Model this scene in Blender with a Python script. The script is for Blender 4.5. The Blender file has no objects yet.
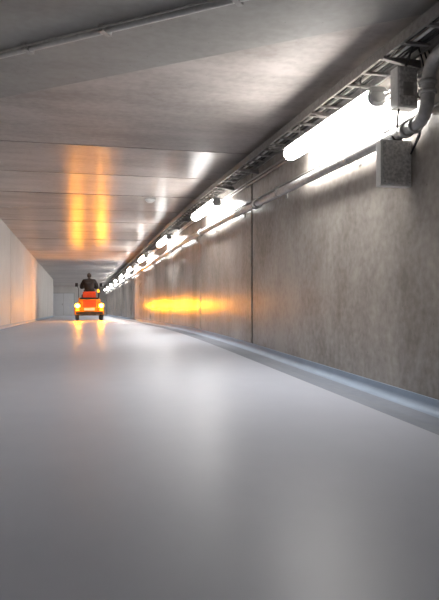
import bpy, bmesh, math, random
from mathutils import Vector, Matrix
random.seed(4)
S=bpy.context.scene
COL=S.collection
S.view_settings.view_transform='Standard'

# ---------------------------------------------------------------- tunnel gradient
def zo(y):
    a,b,s=8.0,16.0,-0.032
    if y<a: return 0.0
    if y<b: return s*(y-a)**2/(2*(b-a))
    return s*((b-a)/2+(y-b))
XL,XR,H=-1.95,2.5,2.8
YB,YE=-9.0,59.0

# ---------------------------------------------------------------- materials
def nmat(name):
    m=bpy.data.materials.new(name); m.use_nodes=True
    nt=m.node_tree; b=nt.nodes['Principled BSDF']
    return m,nt,b
def plain(name,col,rough=.5,metal=0,var=.08,scale=30,emis=None,es=0):
    m,nt,b=nmat(name)
    tc=nt.nodes.new('ShaderNodeTexCoord'); n=nt.nodes.new('ShaderNodeTexNoise')
    n.inputs['Scale'].default_value=scale; n.inputs['Detail'].default_value=4
    nt.links.new(tc.outputs['Object'],n.inputs['Vector'])
    r=nt.nodes.new('ShaderNodeValToRGB')
    r.color_ramp.elements[0].position=.3; r.color_ramp.elements[1].position=.7
    r.color_ramp.elements[0].color=[c*(1-var) for c in col]+[1]
    r.color_ramp.elements[1].color=[min(1,c*(1+var)) for c in col]+[1]
    nt.links.new(n.outputs['Fac'],r.inputs['Fac'])
    nt.links.new(r.outputs['Color'],b.inputs['Base Color'])
    b.inputs['Roughness'].default_value=rough; b.inputs['Metallic'].default_value=metal
    if emis:
        b.inputs['Emission Color'].default_value=(*emis,1); b.inputs['Emission Strength'].default_value=es
    return m
def concrete(name,c1,c2,rough,vs=(1,1,1),bump=.15,r2=.12,spec=.5,fine=14,pore=.7,sc1=1.1,p0=.36,p1=.64):
    m,nt,b=nmat(name); N=nt.nodes; L=nt.links
    tc=N.new('ShaderNodeTexCoord'); mp=N.new('ShaderNodeMapping')
    mp.inputs['Scale'].default_value=vs
    L.new(tc.outputs['Object'],mp.inputs['Vector'])
    a=N.new('ShaderNodeTexNoise'); a.inputs['Scale'].default_value=sc1; a.inputs['Detail'].default_value=9; a.inputs['Roughness'].default_value=.62
    L.new(mp.outputs['Vector'],a.inputs['Vector'])
    f=N.new('ShaderNodeTexNoise'); f.inputs['Scale'].default_value=fine; f.inputs['Detail'].default_value=6
    L.new(tc.outputs['Object'],f.inputs['Vector'])
    mx=N.new('ShaderNodeMath'); mx.operation='MULTIPLY_ADD'; mx.inputs[1].default_value=.25
    L.new(f.outputs['Fac'],mx.inputs[0])
    sc=N.new('ShaderNodeMath'); sc.operation='MULTIPLY'; sc.inputs[1].default_value=.75
    L.new(a.outputs['Fac'],sc.inputs[0]); L.new(sc.outputs[0],mx.inputs[2])
    r=N.new('ShaderNodeValToRGB'); r.color_ramp.elements[0].position=p0; r.color_ramp.elements[1].position=p1
    r.color_ramp.elements[0].color=(*c1,1); r.color_ramp.elements[1].color=(*c2,1)
    L.new(mx.outputs[0],r.inputs['Fac'])
    if pore>0:
        v=N.new('ShaderNodeTexVoronoi'); v.inputs['Scale'].default_value=9
        L.new(tc.outputs['Object'],v.inputs['Vector'])
        pr=N.new('ShaderNodeValToRGB'); pr.color_ramp.elements[0].position=.03; pr.color_ramp.elements[1].position=.08
        pr.color_ramp.elements[0].color=(.6,.6,.6,1); pr.color_ramp.elements[1].color=(1,1,1,1)
        L.new(v.outputs['Distance'],pr.inputs['Fac'])
        mm=N.new('ShaderNodeMixRGB'); mm.blend_type='MULTIPLY'; mm.inputs[0].default_value=pore
        L.new(r.outputs['Color'],mm.inputs[1]); L.new(pr.outputs['Color'],mm.inputs[2])
        L.new(mm.outputs[0],b.inputs['Base Color'])
    else: L.new(r.outputs['Color'],b.inputs['Base Color'])
    mr=N.new('ShaderNodeMapRange'); mr.inputs['To Min'].default_value=rough; mr.inputs['To Max'].default_value=rough+r2
    L.new(a.outputs['Fac'],mr.inputs['Value']); L.new(mr.outputs['Result'],b.inputs['Roughness'])
    if bump>0:
        bp=N.new('ShaderNodeBump'); bp.inputs['Strength'].default_value=bump; bp.inputs['Distance'].default_value=.004
        L.new(f.outputs['Fac'],bp.inputs['Height']); L.new(bp.outputs['Normal'],b.inputs['Normal'])
    b.inputs['Specular IOR Level'].default_value=spec
    return m
M={}
M['wallR']=concrete('concrete_wall',(.25,.222,.198),(.49,.447,.405),.17,(1,.9,.55),bump=.12,p0=.38,p1=.60,spec=.4)
M['wallL']=concrete('painted_concrete',(.58,.555,.53),(.68,.655,.63),.5,(1,.6,.5),bump=.06,spec=.12)
M['ceil']=concrete('concrete_ceiling',(.33,.295,.275),(.50,.455,.43),.28,(.5,1.4,1),bump=.02,r2=.04,p0=.38,p1=.6,spec=.14)
M['ceilb']=concrete('concrete_ceiling_b',(.28,.25,.235),(.44,.40,.38),.28,(.5,1.4,1),bump=.02,r2=.04,p0=.38,p1=.6,spec=.14)
M['ceiln']=concrete('concrete_ceiling_rough',(.33,.295,.275),(.50,.455,.43),.5,(.5,1.4,1),bump=.04,p0=.38,p1=.6,spec=.15)
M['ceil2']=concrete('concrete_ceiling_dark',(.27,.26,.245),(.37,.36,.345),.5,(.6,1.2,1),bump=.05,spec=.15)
M['floor']=concrete('epoxy_floor',(.50,.53,.61),(.58,.61,.69),.36,(1,.45,1),bump=0,r2=.06,spec=.2,pore=0,sc1=.6,fine=3,p0=.3,p1=.7)
M['shadeR']=concrete('floor_edge_shade',(.26,.285,.335),(.33,.355,.41),.5,(1,.6,1),bump=0,pore=0,spec=.12)  # darker floor colour standing in for soft shade beside the right wall
M['joint']=plain('joint_filler',(.05,.045,.04),.8)
M['blue']=plain('blue_coving',(.34,.42,.53),.5,0,.05,5)
M['steel']=plain('galvanised_steel',(.38,.37,.36),.4,.5,.15,25)
M['tray']=plain('tray_steel',(.28,.27,.26),.45,.4,.2,25)
M['pipe']=plain('pipe_metal',(.46,.45,.44),.38,.3,.2,20)
M['dark']=plain('black_plastic',(.02,.02,.022),.45)
M['hous']=plain('fixture_housing',(.5,.5,.49),.4)
M['cap']=plain('fixture_end_cap',(.45,.45,.45),.5)
M['tube']=plain('diffuser_lit',(.9,.9,.88),.4,0,.01,5,(1,.975,.945),58)
M['boxg']=plain('grey_box',(.58,.565,.55),.45,.1,.35,45)
M['boxe']=plain('box_edge',(.72,.72,.70),.4,.1)
M['white']=plain('white_plastic',(.85,.85,.83),.4)
M['door']=plain('door_paint',(.70,.71,.73),.4)
M['yel']=plain('cart_orange_yellow',(.92,.33,.015),.3,0,.06,6)
M['red']=plain('cart_red_orange',(.80,.08,.012),.5,0,.08,10)
M['rub']=plain('tyre_rubber',(.025,.025,.025),.75)
M['rim']=plain('wheel_rim',(.5,.5,.5),.35,.7)
M['amber']=plain('amber_lamp',(1,.5,.05),.3,0,.01,5,(1,.33,.002),620)
M['tail']=plain('tail_lamp',(.8,.1,.02),.3,0,.01,5,(1,.25,.01),4)
M['beacon']=plain('beacon_lens',(1,.4,.05),.3,0,.01,5,(1,.42,.02),3)
M['jacket']=plain('jacket_cloth',(.018,.015,.015),.85,0,.3,20)
M['trouser']=plain('trouser_cloth',(.03,.035,.05),.85,0,.3,20)
M['skin']=plain('skin',(.55,.33,.24),.5,0,.06,15)
M['hair']=plain('hair_dark',(.03,.02,.015),.7,0,.3,60)
M['eye']=plain('eye_white',(.8,.8,.78),.3)

# ---------------------------------------------------------------- mesh builder
class MB:
    def __init__(s): s.v=[];s.f=[];s.mi=[];s.mats=[];s.sm=[]
    def m(s,k):
        if k not in s.mats: s.mats.append(k)
        return s.mats.index(k)
    def add(s,vs,fs,k,smooth=False):
        o=len(s.v); s.v+= [tuple(p) for p in vs]
        i=s.m(k)
        for f in fs: s.f.append([o+j for j in f]); s.mi.append(i); s.sm.append(smooth)
    def box(s,a,b,k,nx=1,bevel=0,rot=None,piv=None):
        (x0,y0,z0),(x1,y1,z1)=a,b
        bm=bmesh.new()
        bmesh.ops.create_cube(bm,size=1)
        for v in bm.verts:
            v.co=Vector(((x0+x1)/2+v.co.x*(x1-x0),(y0+y1)/2+v.co.y*(y1-y0),(z0+z1)/2+v.co.z*(z1-z0)))
        if bevel: bmesh.ops.bevel(bm,geom=list(bm.edges),offset=bevel,segments=2,affect='EDGES',profile=.6)
        if rot is not None:
            p=Vector(piv) if piv else Vector(((x0+x1)/2,(y0+y1)/2,(z0+z1)/2))
            for v in bm.verts: v.co=p+rot@(v.co-p)
        bm.verts.index_update()
        s.add([v.co[:] for v in bm.verts],[[v.index for v in f.verts] for f in bm.faces],k,False)
        bm.free()
    def sweepY(s,prof,ys,k,closed=True,caps=True,smooth=False,bend=True):
        n=len(prof); vs=[]
        for y in ys:
            for (x,z) in prof: vs.append((x,y,z+(zo(y) if bend else 0)))
        fs=[]
        m=n if closed else n-1
        for i in range(len(ys)-1):
            for j in range(m):
                fs.append([i*n+j,i*n+(j+1)%n,(i+1)*n+(j+1)%n,(i+1)*n+j])
        if closed and caps:
            fs.append(list(range(n))); fs.append([(len(ys)-1)*n+j for j in reversed(range(n))])
        s.add(vs,fs,k,smooth)
    def tube(s,pts,r,k,seg=10,bend=False,caps=True,rads=None):
        P=[Vector(p) for p in pts]
        if bend: P=[Vector((p.x,p.y,p.z+zo(p.y))) for p in P]
        vs=[];fs=[]; up=None
        for i,p in enumerate(P):
            t=((P[min(i+1,len(P)-1)]-P[max(i-1,0)])).normalized()
            if up is None:
                a=Vector((0,0,1)) if abs(t.z)<.9 else Vector((1,0,0))
                up=(a-t*a.dot(t)).normalized()
            else: up=(up-t*up.dot(t)).normalized()
            sd=t.cross(up); rr=rads[i] if rads else r
            for j in range(seg):
                an=2*math.pi*j/seg
                vs.append(p+(up*math.cos(an)+sd*math.sin(an))*rr)
        for i in range(len(P)-1):
            for j in range(seg):
                fs.append([i*seg+j,i*seg+(j+1)%seg,(i+1)*seg+(j+1)%seg,(i+1)*seg+j])
        s.add(vs,fs,k,True)
        if caps:
            o=len(s.v)-len(vs)
            i=s.m(k)
            s.f.append([o+j for j in range(seg)]); s.mi.append(i); s.sm.append(False)
            s.f.append([o+(len(P)-1)*seg+j for j in range(seg)]); s.mi.append(i); s.sm.append(False)
    def ell(s,c,r,k,seg=16,ring=10,rot=None):
        vs=[];fs=[]
        for i in range(ring+1):
            th=math.pi*i/ring
            for j in range(seg):
                ph=2*math.pi*j/seg
                p=Vector((r[0]*math.sin(th)*math.cos(ph),r[1]*math.sin(th)*math.sin(ph),r[2]*math.cos(th)))
                if rot is not None: p=rot@p
                vs.append(Vector(c)+p)
        for i in range(ring):
            for j in range(seg):
                fs.append([i*seg+j,(i+1)*seg+j,(i+1)*seg+(j+1)%seg,i*seg+(j+1)%seg])
        s.add(vs,fs,k,True)
    def obj(s,name,loc=(0,0,0),parent=None,rotx=0):
        me=bpy.data.meshes.new(name); me.from_pydata(s.v,[],s.f)
        for k in s.mats: me.materials.append(M[k])
        for i,p in enumerate(me.polygons): p.material_index=s.mi[i]; p.use_smooth=s.sm[i]
        bm=bmesh.new(); bm.from_mesh(me); bmesh.ops.remove_doubles(bm,verts=bm.verts,dist=1e-5)
        bmesh.ops.recalc_face_normals(bm,faces=bm.faces); bm.to_mesh(me); bm.free()
        o=bpy.data.objects.new(name,me); COL.objects.link(o); o.location=loc
        if rotx: o.rotation_euler[0]=rotx
        if parent: o.parent=parent
        return o
def rng(a,b,st=1.0):
    n=max(1,int(math.ceil((b-a)/st))); return [a+(b-a)*i/n for i in range(n+1)]
def arc(p0,p1,p2,n=6):
    p0,p1,p2=map(Vector,(p0,p1,p2))
    return [((1-t)**2*p0+2*t*(1-t)*p1+t*t*p2)[:] for t in [i/n for i in range(n+1)]]

# ---------------------------------------------------------------- shell
XC=2.06; CDp=.03
b=MB(); fy=rng(YB-.2,YE+.2,.8)
b.sweepY([(-4.5,0),(XC,0),(XC+.04,-.2),(-4.5,-.2)],fy,'floor')
b.sweepY([(XC,-.0005),(XC+.2,-CDp),(XR+.2,-CDp),(XR+.2,-.2),(XC+.03,-.2)],fy,'shadeR')  # floor edge dipped and darkened to imitate a shadow band
b.obj('floor')

b=MB()
js=[YB]+[8.52+3.94*k for k in range(-4,13)]+[YE]
js=[j for j in js if YB<=j<=YE and not 4<j<5]
for i in range(len(js)-1):
    g=.04
    b.sweepY([(XR,-.08),(XR,H+.15),(XR+.18,H+.15),(XR+.18,-.08)],rng(js[i]+g,js[i+1]-g,.8),'wallR')
b.sweepY([(XR+.015,-.08),(XR+.015,H+.1),(XR+.15,H+.1),(XR+.15,-.08)],rng(YB,YE,.8),'joint')
b.obj('wall_right')

b=MB(); YL=46.0
jl=[YB]+[6.2+3.94*k for k in range(-3,11)]; jl=[j for j in jl if YB<=j<YL-1]+[YL]
for i in range(len(jl)-1):
    g=.03
    b.sweepY([(XL,-.05),(XL,H+.15),(XL-.25,H+.15),(XL-.25,-.05)],rng(jl[i]+g,jl[i+1]-(g if i<len(jl)-2 else 0),.8),'wallL')
b.sweepY([(XL-.015,-.05),(XL-.015,H+.1),(XL-.2,H+.1),(XL-.2,-.05)],rng(YB,YL-.1,.8),'joint')
b.sweepY([(-4.2,-.05),(-4.2,H+.15),(-4.4,H+.15),(-4.4,-.05)],rng(YL-.25,YE,.8),'wallL')
z=zo(YL)
b.box((-4.2,YL-.25,z-.05),(XL-.2,YL,z+H+.1),'wallL')
b.obj('wall_left')
z=zo(YE)
b=MB(); b.box((-4.4,YE,z-.1),(XR+.18,YE+.2,z+H+.2),'wallL'); b.obj('wall_end')
b=MB(); b.box((XL-.25,YB-.2,-.05),(XR+.18,YB,H+.15),'wallR'); b.obj('wall_back')

# ceiling slabs
b=MB()
def sk(x): return 6.31-(x+.78)*.828
def slab(poly,z,k,bendy=False):
    n=len(poly)
    vs=[(x,y,z+zo(y)) for x,y in poly]+[(x,y,z+.25+zo(y)) for x,y in poly]
    fs=[list(range(n)),list(range(n,2*n))]+[[i,(i+1)%n,n+(i+1)%n,n+i] for i in range(n)]
    b.add(vs,fs,k)
xa,xb=XL-.02,XR+.02
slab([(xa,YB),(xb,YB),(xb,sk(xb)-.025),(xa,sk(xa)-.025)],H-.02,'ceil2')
slab([(xa,sk(xa)+.025),(xb,sk(xb)+.025),(xb,8.12),(xa,8.12)],H,'ceiln')
ys=[8.12]+[8.12+1.97*k for k in range(1,40)]
ys=[y for y in ys if y<YE]+[YE]
for i in range(len(ys)-1):
    g=.04 if i%2==0 else .02
    g2=.02 if i%2==0 else .04
    x0=xa if ys[i]<YL-1.9 else -4.3
    b.sweepY([(x0,H),(xb,H),(xb,H+.25),(x0,H+.25)],rng(ys[i]+g,ys[i+1]-g2,.25),'ceilb' if i%3==0 else 'ceil')
b.sweepY([(xa,H+.012),(xb,H+.012),(xb,H+.2),(xa,H+.2)],rng(YB,YE,.8),'joint')
b.obj('ceiling')

# coving
for nm,x,sx in (('baseboard_right',XR,-1),('baseboard_left',XL,1)):
    dz=-CDp if sx<0 else 0
    b=MB(); prof=[(x,dz+.10),(x+sx*.010,dz+.10)]
    for i in range(7):
        a=math.pi/2*i/6
        prof.append((x+sx*(.010+.05*(1-math.cos(a))),dz+.055-.05*math.sin(a)))
    prof+=[(x+sx*.09,dz+.003),(x,dz+.003)]
    b.sweepY(prof,rng(YB,YL if sx>0 else YE,.8),'blue'); b.obj(nm)

b=MB(); z=zo(YE)
b.box((-2.6,YE-.05,z),(-.5,YE,z+2.2),'hous')
b.box((-2.52,YE-.09,z+.01),(-1.58,YE-.04,z+2.12),'door',bevel=.01)
b.box((-1.54,YE-.09,z+.01),(-.58,YE-.04,z+2.12),'door',bevel=.01)
b.box((-1.68,YE-.13,z+1.0),(-1.62,YE-.08,z+1.15),'steel')
b.obj('door_1')

# ---------------------------------------------------------------- fluorescent fixtures
def fixture(yc,x=2.25,z=2.36,L=2.0):
    b=MB(); y0,y1=yc-L/2,yc+L/2
    ya=[y0,y1]
    hs=[(x-.084,z+.055),(x-.05,z+.075),(x+.05,z+.075),(x+.084,z+.055),(x+.084,z+.042),(x-.084,z+.042)]
    b.sweepY(hs,ya,'hous')
    df=[(x-.062,z+.044),(x-.078,z+.01),(x-.074,z-.03),(x-.05,z-.062),(x-.02,z-.072),(x+.02,z-.072),(x+.05,z-.062),(x+.074,z-.03),(x+.078,z+.01),(x+.062,z+.044)]
    b.sweepY(df,[y0+.03,y1-.03],'tube')
    for (ya_,yb_,s0,s1) in ((y0,y0+.03,.72,1.02),(y1-.03,y1,1.02,.72)):
        n=len(df); vs=[]
        for yy,sc in ((ya_,s0),(yb_,s1)):
            for p in df: vs.append((x+(p[0]-x)*sc,yy,z+.03+(p[1]-z-.03)*sc))
        fs=[[j,(j+1)%n,n+(j+1)%n,n+j] for j in range(n)]+[list(range(n)),list(range(n,2*n))]
        vs=[(p[0],p[1],p[2]+zo(p[1])) for p in vs]
        b.add(vs,fs,'cap')
    for t in (y0+.3,y1-.3):
        b.tube([(x,t,z+.07),(x,t,2.625)],.008,'steel',6,bend=True)
        b.sweepY([(x-.06,z+.075),(x+.245,z+.075),(x+.245,z+.087),(x-.06,z+.087)],[t-.02,t+.02],'steel')
    return b.obj('fluorescent_light')
for k in [-2]+list(range(0,10)): fixture(5.2+5.55*k)
b=MB(); z=zo(52)+H
b.box((-3.6,51,z-.09),(-3.44,53,z),'hous'); b.box((-3.59,51.03,z-.16),(-3.45,52.97,z-.088),'tube'); b.obj('bay_fill_light')  # added fixture, put in to brighten the far bay

# ---------------------------------------------------------------- cable tray
b=MB()
ys=rng(YB+.1,YE-.2,1.0)
x0,x1,zt=2.21,2.45,2.62
for x in (x0,x1):
    b.sweepY([(x-.004,zt-.02),(x-.004,zt+.06),(x+.004,zt+.06),(x+.004,zt-.02)],ys,'tray')
    b.sweepY([(x-.012,zt-.024),(x-.012,zt-.018),(x+.012,zt-.018),(x+.012,zt-.024)],ys,'tray')
y=YB+.2
while y<YE-.3:
    b.sweepY([(x0,zt-.012),(x0,zt+.006),(x1,zt+.006),(x1,zt-.012)],[y,y+.035],'tray'); y+=.3
y=YB+.5
while y<YE-.3:
    b.sweepY([(2.19,zt-.03),(2.19,zt-.045),(XR,zt-.09),(XR,zt-.03)],[y,y+.04],'tray')
    y+=1.39
for i,(x,zz,r,k) in enumerate([(2.25,.022,.014,'dark'),(2.285,.024,.016,'dark'),(2.33,.02,.012,'white'),(2.365,.026,.018,'dark'),(2.41,.022,.013,'dark'),(2.30,.05,.012,'dark')]):
    b.tube([(x+.006*math.sin(y*1.3+i),y,zt+zz+.006*math.sin(y*2+i)) for y in ys],r,k,6,bend=True)
b.obj('cable_tray')

b=MB()
for x,z,r,k in ((2.475,2.50,.014,'steel'),(2.472,2.45,.016,'steel'),(2.475,2.18,.012,'steel')):
    b.tube([(x,y,z) for y in ys],r,k,8,bend=True)
    y=YB+1
    while y<YE-1:
        b.sweepY([(x-r-.004,z-r-.006),(x-r-.004,z+r+.006),(XR,z+r+.006),(XR,z-r-.006)],[y,y+.03],'steel'); y+=1.39
b.obj('electrical_conduit')

# big pipe
b=MB(); px,pz,pr=2.385,2.06,.048
yy=[YE-.05]+list(reversed(rng(4.0,YE-1,1.0)))
pts=[(px,y,pz+zo(y)) for y in yy]
pts+=arc((px,3.92,pz),(px,3.74,pz),(px,3.74,pz+.18))[0:]
pts+=arc((px,3.74,2.28),(px,3.74,2.48),(px,3.54,2.48))
pts+=[(px,y,2.48) for y in (2,0,-4,YB+.02)]
b.tube(pts,pr,'pipe',14)
def ring(y,r,w,k='pipe',z=pz):
    b.tube([(px,y-w/2,z+zo(y)),(px,y+w/2,z+zo(y))],r,k,14)
ring(4.02,.06,.05); ring(3.9,.058,.03)
for y in [7.9+3.94*k for k in range(13)]:
    ring(y,.062,.10); ring(y-.06,.07,.015,'steel'); ring(y+.06,.07,.015,'steel')
for z2 in (2.25,2.32): b.tube([(px,3.74,z2-.015),(px,3.74,z2+.015)],.062,'pipe',14)
ring(3.5,.06,.05,z=2.48)
y=5.0
while y<YE-1:
    ring(y,.054,.035,'steel')
    b.sweepY([(px+.03,pz-.015),(px+.03,pz+.015),(XR,pz+.015),(XR,pz-.015)],[y-.015,y+.015],'steel')
    b.sweepY([(XR-.012,pz-.06),(XR-.012,pz+.06),(XR,pz+.06),(XR,pz-.06)],[y-.03,y+.03],'steel')
    y+=1.97
for y in (2.4,0,-3,-6):
    b.box((px+.03,y,2.465),(XR,y+.03,2.495),'steel'); ring(y+.015,.054,.035,'steel',2.48)
b.obj('steel_pipe')

# boxes
b=MB()
b.box((2.235,4.13,1.655),(2.495,4.21,2.01),'boxe',bevel=.006)
b.box((2.25,4.118,1.67),(2.482,4.14,1.995),'boxg',bevel=.004)
for i in range(2):
    for j in range(2): b.tube([(2.262+.208*i,4.112,1.684+.297*j),(2.262+.208*i,4.12,1.684+.297*j)],.006,'steel',8)
b.box((2.33,4.14,2.005),(2.42,4.2,2.04),'dark')
b.obj('junction_box')
b=MB()
b.box((2.29,3.98,2.215),(2.455,4.09,2.52),'boxe',bevel=.006)
b.box((2.30,3.968,2.225),(2.445,3.99,2.51),'boxg',bevel=.004)
b.box((2.44,4.0,2.3),(XR,4.06,2.34),'steel'); b.box((2.33,3.962,2.3),(2.41,3.97,2.4),'steel')
b.obj('junction_box')
b=MB()
for i in range(3):
    x=2.44+.012*i
    b.tube(arc((x,3.95-.03*i,2.66),(x+.02,3.8-.05*i,2.35),(2.47,3.98,2.0+.02*i),10)+[(2.47,4.10,1.9)],.006,'dark',6)
b.tube(arc((2.33,4.03,2.22),(2.30,4.02,2.12),(2.36,4.1,2.03),8),.008,'dark',6)
b.tube(arc((2.36,4.0,2.51),(2.36,3.93,2.58),(2.36,3.9,2.64),8),.009,'dark',6)
b.obj('loose_cable')

# ceiling conduit
b=MB()
def cl(x,d=0): return 5.09-(x+.636)*.823+d
zc=H-.044
b.tube([(XL+.01,cl(XL),zc),(2.2,cl(2.2),zc)],.024,'hous',10)
b.tube([(XL+.01,cl(XL,-.075),zc),(2.2,cl(2.2,-.075),zc)],.008,'steel',8)
for x in (-1.4,-.4,.18,1.0,1.7):
    R=Matrix.Rotation(math.atan(-.823),3,'Z')
    b.box((x-.02,cl(x)-.055,zc-.028),(x+.02,cl(x)+.055,H-.015),'steel',rot=R)
b.obj('ceiling_conduit')

b=MB(); y=12.4; z=H+zo(y)
b.tube([(1.42,y,z+.01),(1.42,y,z-.02),(1.42,y,z-.045),(1.42,y,z-.07)],.09,'white',18,rads=[.11,.11,.085,.05])
b.obj('smoke_detector')

# ---------------------------------------------------------------- cart
CY=28.6; CX=.42
cart=bpy.data.objects.new('utility_cart',None); COL.objects.link(cart)
cart.location=(CX,CY,zo(CY)); cart.rotation_euler[0]=-.032
b=MB()
b.box((-.50,-.85,.38),(.50,.15,.98),'yel',bevel=.06)
b.box((-.30,-.88,.62),(.30,-.83,.95),'red',bevel=.015)
b.box((-.60,-.92,.30),(.60,-.80,.40),'dark',bevel=.02)
b.box((-.42,-.80,.96),(.42,.10,1.06),'dark',bevel=.02)
b.box((-.56,.1,.36),(.56,1.15,.46),'yel',bevel=.03)
b.box((-.50,.15,.455),(.50,1.0,.475),'dark')
b.box((-.50,1.0,.38),(.50,1.25,1.10),'yel',bevel=.07)
b.box((-.35,.98,1.05),(.35,1.16,1.25),'dark',bevel=.04)
b.obj('body',parent=cart)
b=MB()
for sx in (-1,1):
    for (cy,rr) in ((-.45,.34),(.85,.32)):
        pr=[];
        for i in range(13):
            a=math.pi*i/12
            pr.append((cy+math.cos(a)*rr,.28+math.sin(a)*rr))
        vs=[];n=len(pr)
        xo=sx*.42;xi=sx*.66
        for x in (xo,xi):
            for (y,z) in pr: vs.append((x,y,z))
            for (y,z) in pr: vs.append((x,cy+(y-cy)*.92,.28+(z-.28)*.92))
        fs=[]
        for i in range(n-1):
            fs+= [[i,i+1,2*n+i+1,2*n+i],[n+i,3*n+i,3*n+i+1,n+i+1],[i,n+i,n+i+1,i+1],[2*n+i,2*n+i+1,3*n+i+1,3*n+i]]
        fs+=[[0,2*n,3*n,n],[n-1,2*n-1,4*n-1,3*n-1]]
        b.add(vs,fs,'yel',False)
b.obj('fenders',parent=cart)
b=MB()
for sx in (-1,1):
    for cy in (-.45,.85):
        c=sx*.55
        b.tube([(c-.08,cy,.26),(c-.07,cy,.26),(c-.04,cy,.26),(c+.04,cy,.26),(c+.07,cy,.26),(c+.08,cy,.26)],.26,'rub',24,rads=[.17,.235,.26,.26,.235,.17])
        b.tube([(c+sx*.06,cy,.26),(c+sx*.085,cy,.26)],.15,'rim',18)
        b.tube([(c+sx*.08,cy,.26),(c+sx*.10,cy,.26)],.05,'dark',12)
for cy in (-.45,.85): b.tube([(-.5,cy,.26),(.5,cy,.26)],.035,'steel',10)
for cy in (-.45,.85): b.box((-.3,cy-.05,.26),(.3,cy+.05,.4),'dark')
b.obj('wheels',parent=cart)
b=MB()
b.box((-.30,-.42,1.05),(.30,.12,1.20),'dark',bevel=.04)
b.box((-.30,-.58,1.00),(.30,-.46,1.34),'red',bevel=.05)
b.obj('seat',parent=cart)
b=MB()
for sx in (-1,1):
    c=sx*.53
    b.box((c-.12,-.91,.56),(c+.12,-.80,.80),'dark',bevel=.02)
    b.tube([(c,-.90,.68),(c,-.925,.68),(c,-.94,.68)],.10,'amber',20,rads=[.10,.10,.075])
    b.box((c-.09,-.90,.44),(c+.09,-.845,.52),'tail',bevel=.008)
b.obj('rear_lamps',parent=cart)
b=MB()
b.box((-.24,-.885,.46),(.24,-.85,.58),'white',bevel=.008)
b.tube([(0,-.85,.33),(0,-1.02,.33),(0,-1.05,.36)],.03,'dark',10)
b.obj('rear_plate_and_hitch',parent=cart)
b=MB()
for sx in (-1,1):
    b.tube([(sx*.48,1.08,1.05),(sx*.50,.98,1.55),(sx*.56,.95,1.66)],.014,'dark',8)
    b.box((sx*.58-.07,.92,1.62),(sx*.58+.07,.96,1.80),'dark',bevel=.015)
b.tube([(0,1.02,1.0),(0,.62,1.52)],.035,'dark',10)
ct=Vector((0,.60,1.55)); ax=Vector((0,-.4,.52)).normalized(); u=Vector((1,0,0)); w=ax.cross(u)
b.tube([ct+(u*math.cos(a)+w*math.sin(a))*.19 for a in [2*math.pi*i/24 for i in range(25)]],.014,'dark',8,caps=False)
for a in (0,2.09,4.19): b.tube([ct,ct+(u*math.sin(a)+w*math.cos(a))*.19],.012,'dark',6)
b.obj('mirrors_and_steering',parent=cart)
b=MB()
b.tube([(.40,-.70,1.04),(.40,-.70,1.30)],.015,'dark',8)
b.tube([(.40,-.70,1.30),(.40,-.70,1.33),(.40,-.70,1.40),(.40,-.70,1.44)],.05,'beacon',14,rads=[.055,.055,.048,.02])
b.obj('beacon',parent=cart)

# ---------------------------------------------------------------- driver
drv=bpy.data.objects.new('driver',None); COL.objects.link(drv)
drv.location=(CX,CY,zo(CY)+.0); drv.rotation_euler[0]=-.032
def skin(name,V,E,R,k,parent,root=0,sub=2):
    me=bpy.data.meshes.new(name); me.from_pydata(V,E,[]); me.materials.append(M[k])
    o=bpy.data.objects.new(name,me); COL.objects.link(o); o.parent=parent
    md=o.modifiers.new('Skin','SKIN'); md.use_smooth_shade=True
    sv=me.skin_vertices[0].data
    for i,r in enumerate(R):
        sv[i].radius=r if isinstance(r,tuple) else (r,r); sv[i].use_root=(i==root)
    ss=o.modifiers.new('Sub','SUBSURF'); ss.levels=sub; ss.render_levels=sub
    return o
V=[(0,-.22,1.33),(0,-.25,1.50),(0,-.24,1.68),(0,-.20,1.83),(0,-.17,1.93),(0,-.16,1.99)]
R=[(.23,.17),(.24,.17),(.27,.18),(.25,.15),(.085,.085),(.06,.06)]
E=[(0,1),(1,2),(2,3),(3,4),(4,5)]
for sx in (-1,1):
    o=len(V)
    V+=[(sx*.23,-.20,1.82),(sx*.32,-.14,1.68),(sx*.36,.04,1.54),(sx*.28,.22,1.56),(sx*.19,.40,1.60)]
    R+=[.12,.105,.085,.066,.048]
    E+=[(3,o),(o,o+1),(o+1,o+2),(o+2,o+3),(o+3,o+4)]
skin('jacket_torso_and_arms',V,E,R,'jacket',drv)
V=[(0,-.20,1.34)];R=[(.19,.13)];E=[]
for sx in (-1,1):
    o=len(V)
    V+=[(sx*.11,-.12,1.31),(sx*.16,.10,1.30),(sx*.20,.30,1.26),(sx*.20,.38,1.02),(sx*.20,.42,.78),(sx*.20,.44,.58)]
    R+=[.11,.098,.075,.068,.055,.05]
    E+=[(0,o)]+[(o+i,o+i+1) for i in range(5)]
skin('trousers',V,E,R,'trouser',drv)
b=MB()
for sx in (-1,1):
    b.ell((sx*.20,.53,.535),(.055,.15,.055),'dark'); b.box((sx*.20-.05,.40,.476),(sx*.20+.05,.66,.50),'dark',bevel=.01)
    b.tube([(sx*.20,.44,.50),(sx*.20,.44,.62)],.055,'dark',12)
b.obj('boots',parent=drv)
b=MB(); hc=Vector((0,-.125,2.08))
b.ell(hc,(.077,.098,.118),'skin',20,14)
b.ell(hc+Vector((0,.035,-.06)),(.052,.06,.055),'skin')
b.ell(hc+Vector((0,.10,-.018)),(.014,.02,.026),'skin')
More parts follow.
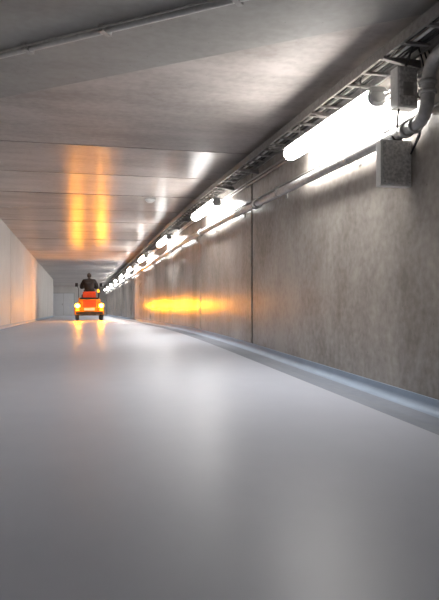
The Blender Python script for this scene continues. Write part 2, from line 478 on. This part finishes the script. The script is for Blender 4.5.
for sx in (-1,1):
    b.ell(hc+Vector((sx*.032,.086,.008)),(.014,.010,.009),'eye',10,8)
    b.ell(hc+Vector((sx*.032,.094,.008)),(.006,.004,.006),'hair',8,6)
    b.ell(hc+Vector((sx*.032,.09,.028)),(.02,.008,.005),'hair',8,6)
    b.ell(hc+Vector((sx*.078,-.005,-.005)),(.012,.02,.032),'skin',10,8)
b.ell(hc+Vector((0,.088,-.062)),(.024,.010,.007),'red',10,8)
b.ell(hc+Vector((0,-.022,.024)),(.100,.112,.120),'hair',20,14)
b.tube([hc+Vector((0,-.01,-.16)),hc+Vector((0,0,-.06))],.058,'skin',14)
b.obj('head',parent=drv)
for sx in (-1,1):
    V=[(sx*.19,.40,1.60),(sx*.185,.45,1.615),(sx*.18,.49,1.625)]
    skin('hand_palm',V,[(0,1),(1,2)],[(.026,.03),(.040,.022),(.036,.02)],'skin',drv,sub=1)
    for f in range(4):
        dx=(-.027+.018*f)*1.0; L=[.9,1.0,.95,.78][f]
        bx=sx*.18+dx
        V=[(bx,.48,1.625),(bx,.48+.045*L,1.635),(bx,.48+.062*L,1.612),(bx,.48+.045*L,1.590),(bx,.49,1.587)]
        skin('finger_%d'%(f+1),V,[(i,i+1) for i in range(4)],[.010,.0095,.009,.008,.007],'skin',drv,sub=1)
    V=[(sx*.165,.43,1.61),(sx*.14,.455,1.60),(sx*.13,.485,1.592),(sx*.138,.505,1.588)]
    skin('thumb',V,[(0,1),(1,2),(2,3)],[.013,.012,.010,.008],'skin',drv,sub=1)

# ---------------------------------------------------------------- world + camera
w=bpy.data.worlds.new('world'); S.world=w; w.use_nodes=True
w.node_tree.nodes['Background'].inputs[0].default_value=(.8,.85,1,1)
w.node_tree.nodes['Background'].inputs[1].default_value=.05
cd=bpy.data.cameras.new('camera'); cam=bpy.data.objects.new('camera',cd); COL.objects.link(cam)
th=math.atan(139.5/594)
cam.location=(0,0,.85); cam.rotation_euler=(math.pi/2,0,-th)
cd.sensor_fit='HORIZONTAL'; cd.sensor_width=36; cd.lens=594/439*36; cd.shift_y=-9/439
cd.clip_start=.05; cd.clip_end=200
S.camera=cam
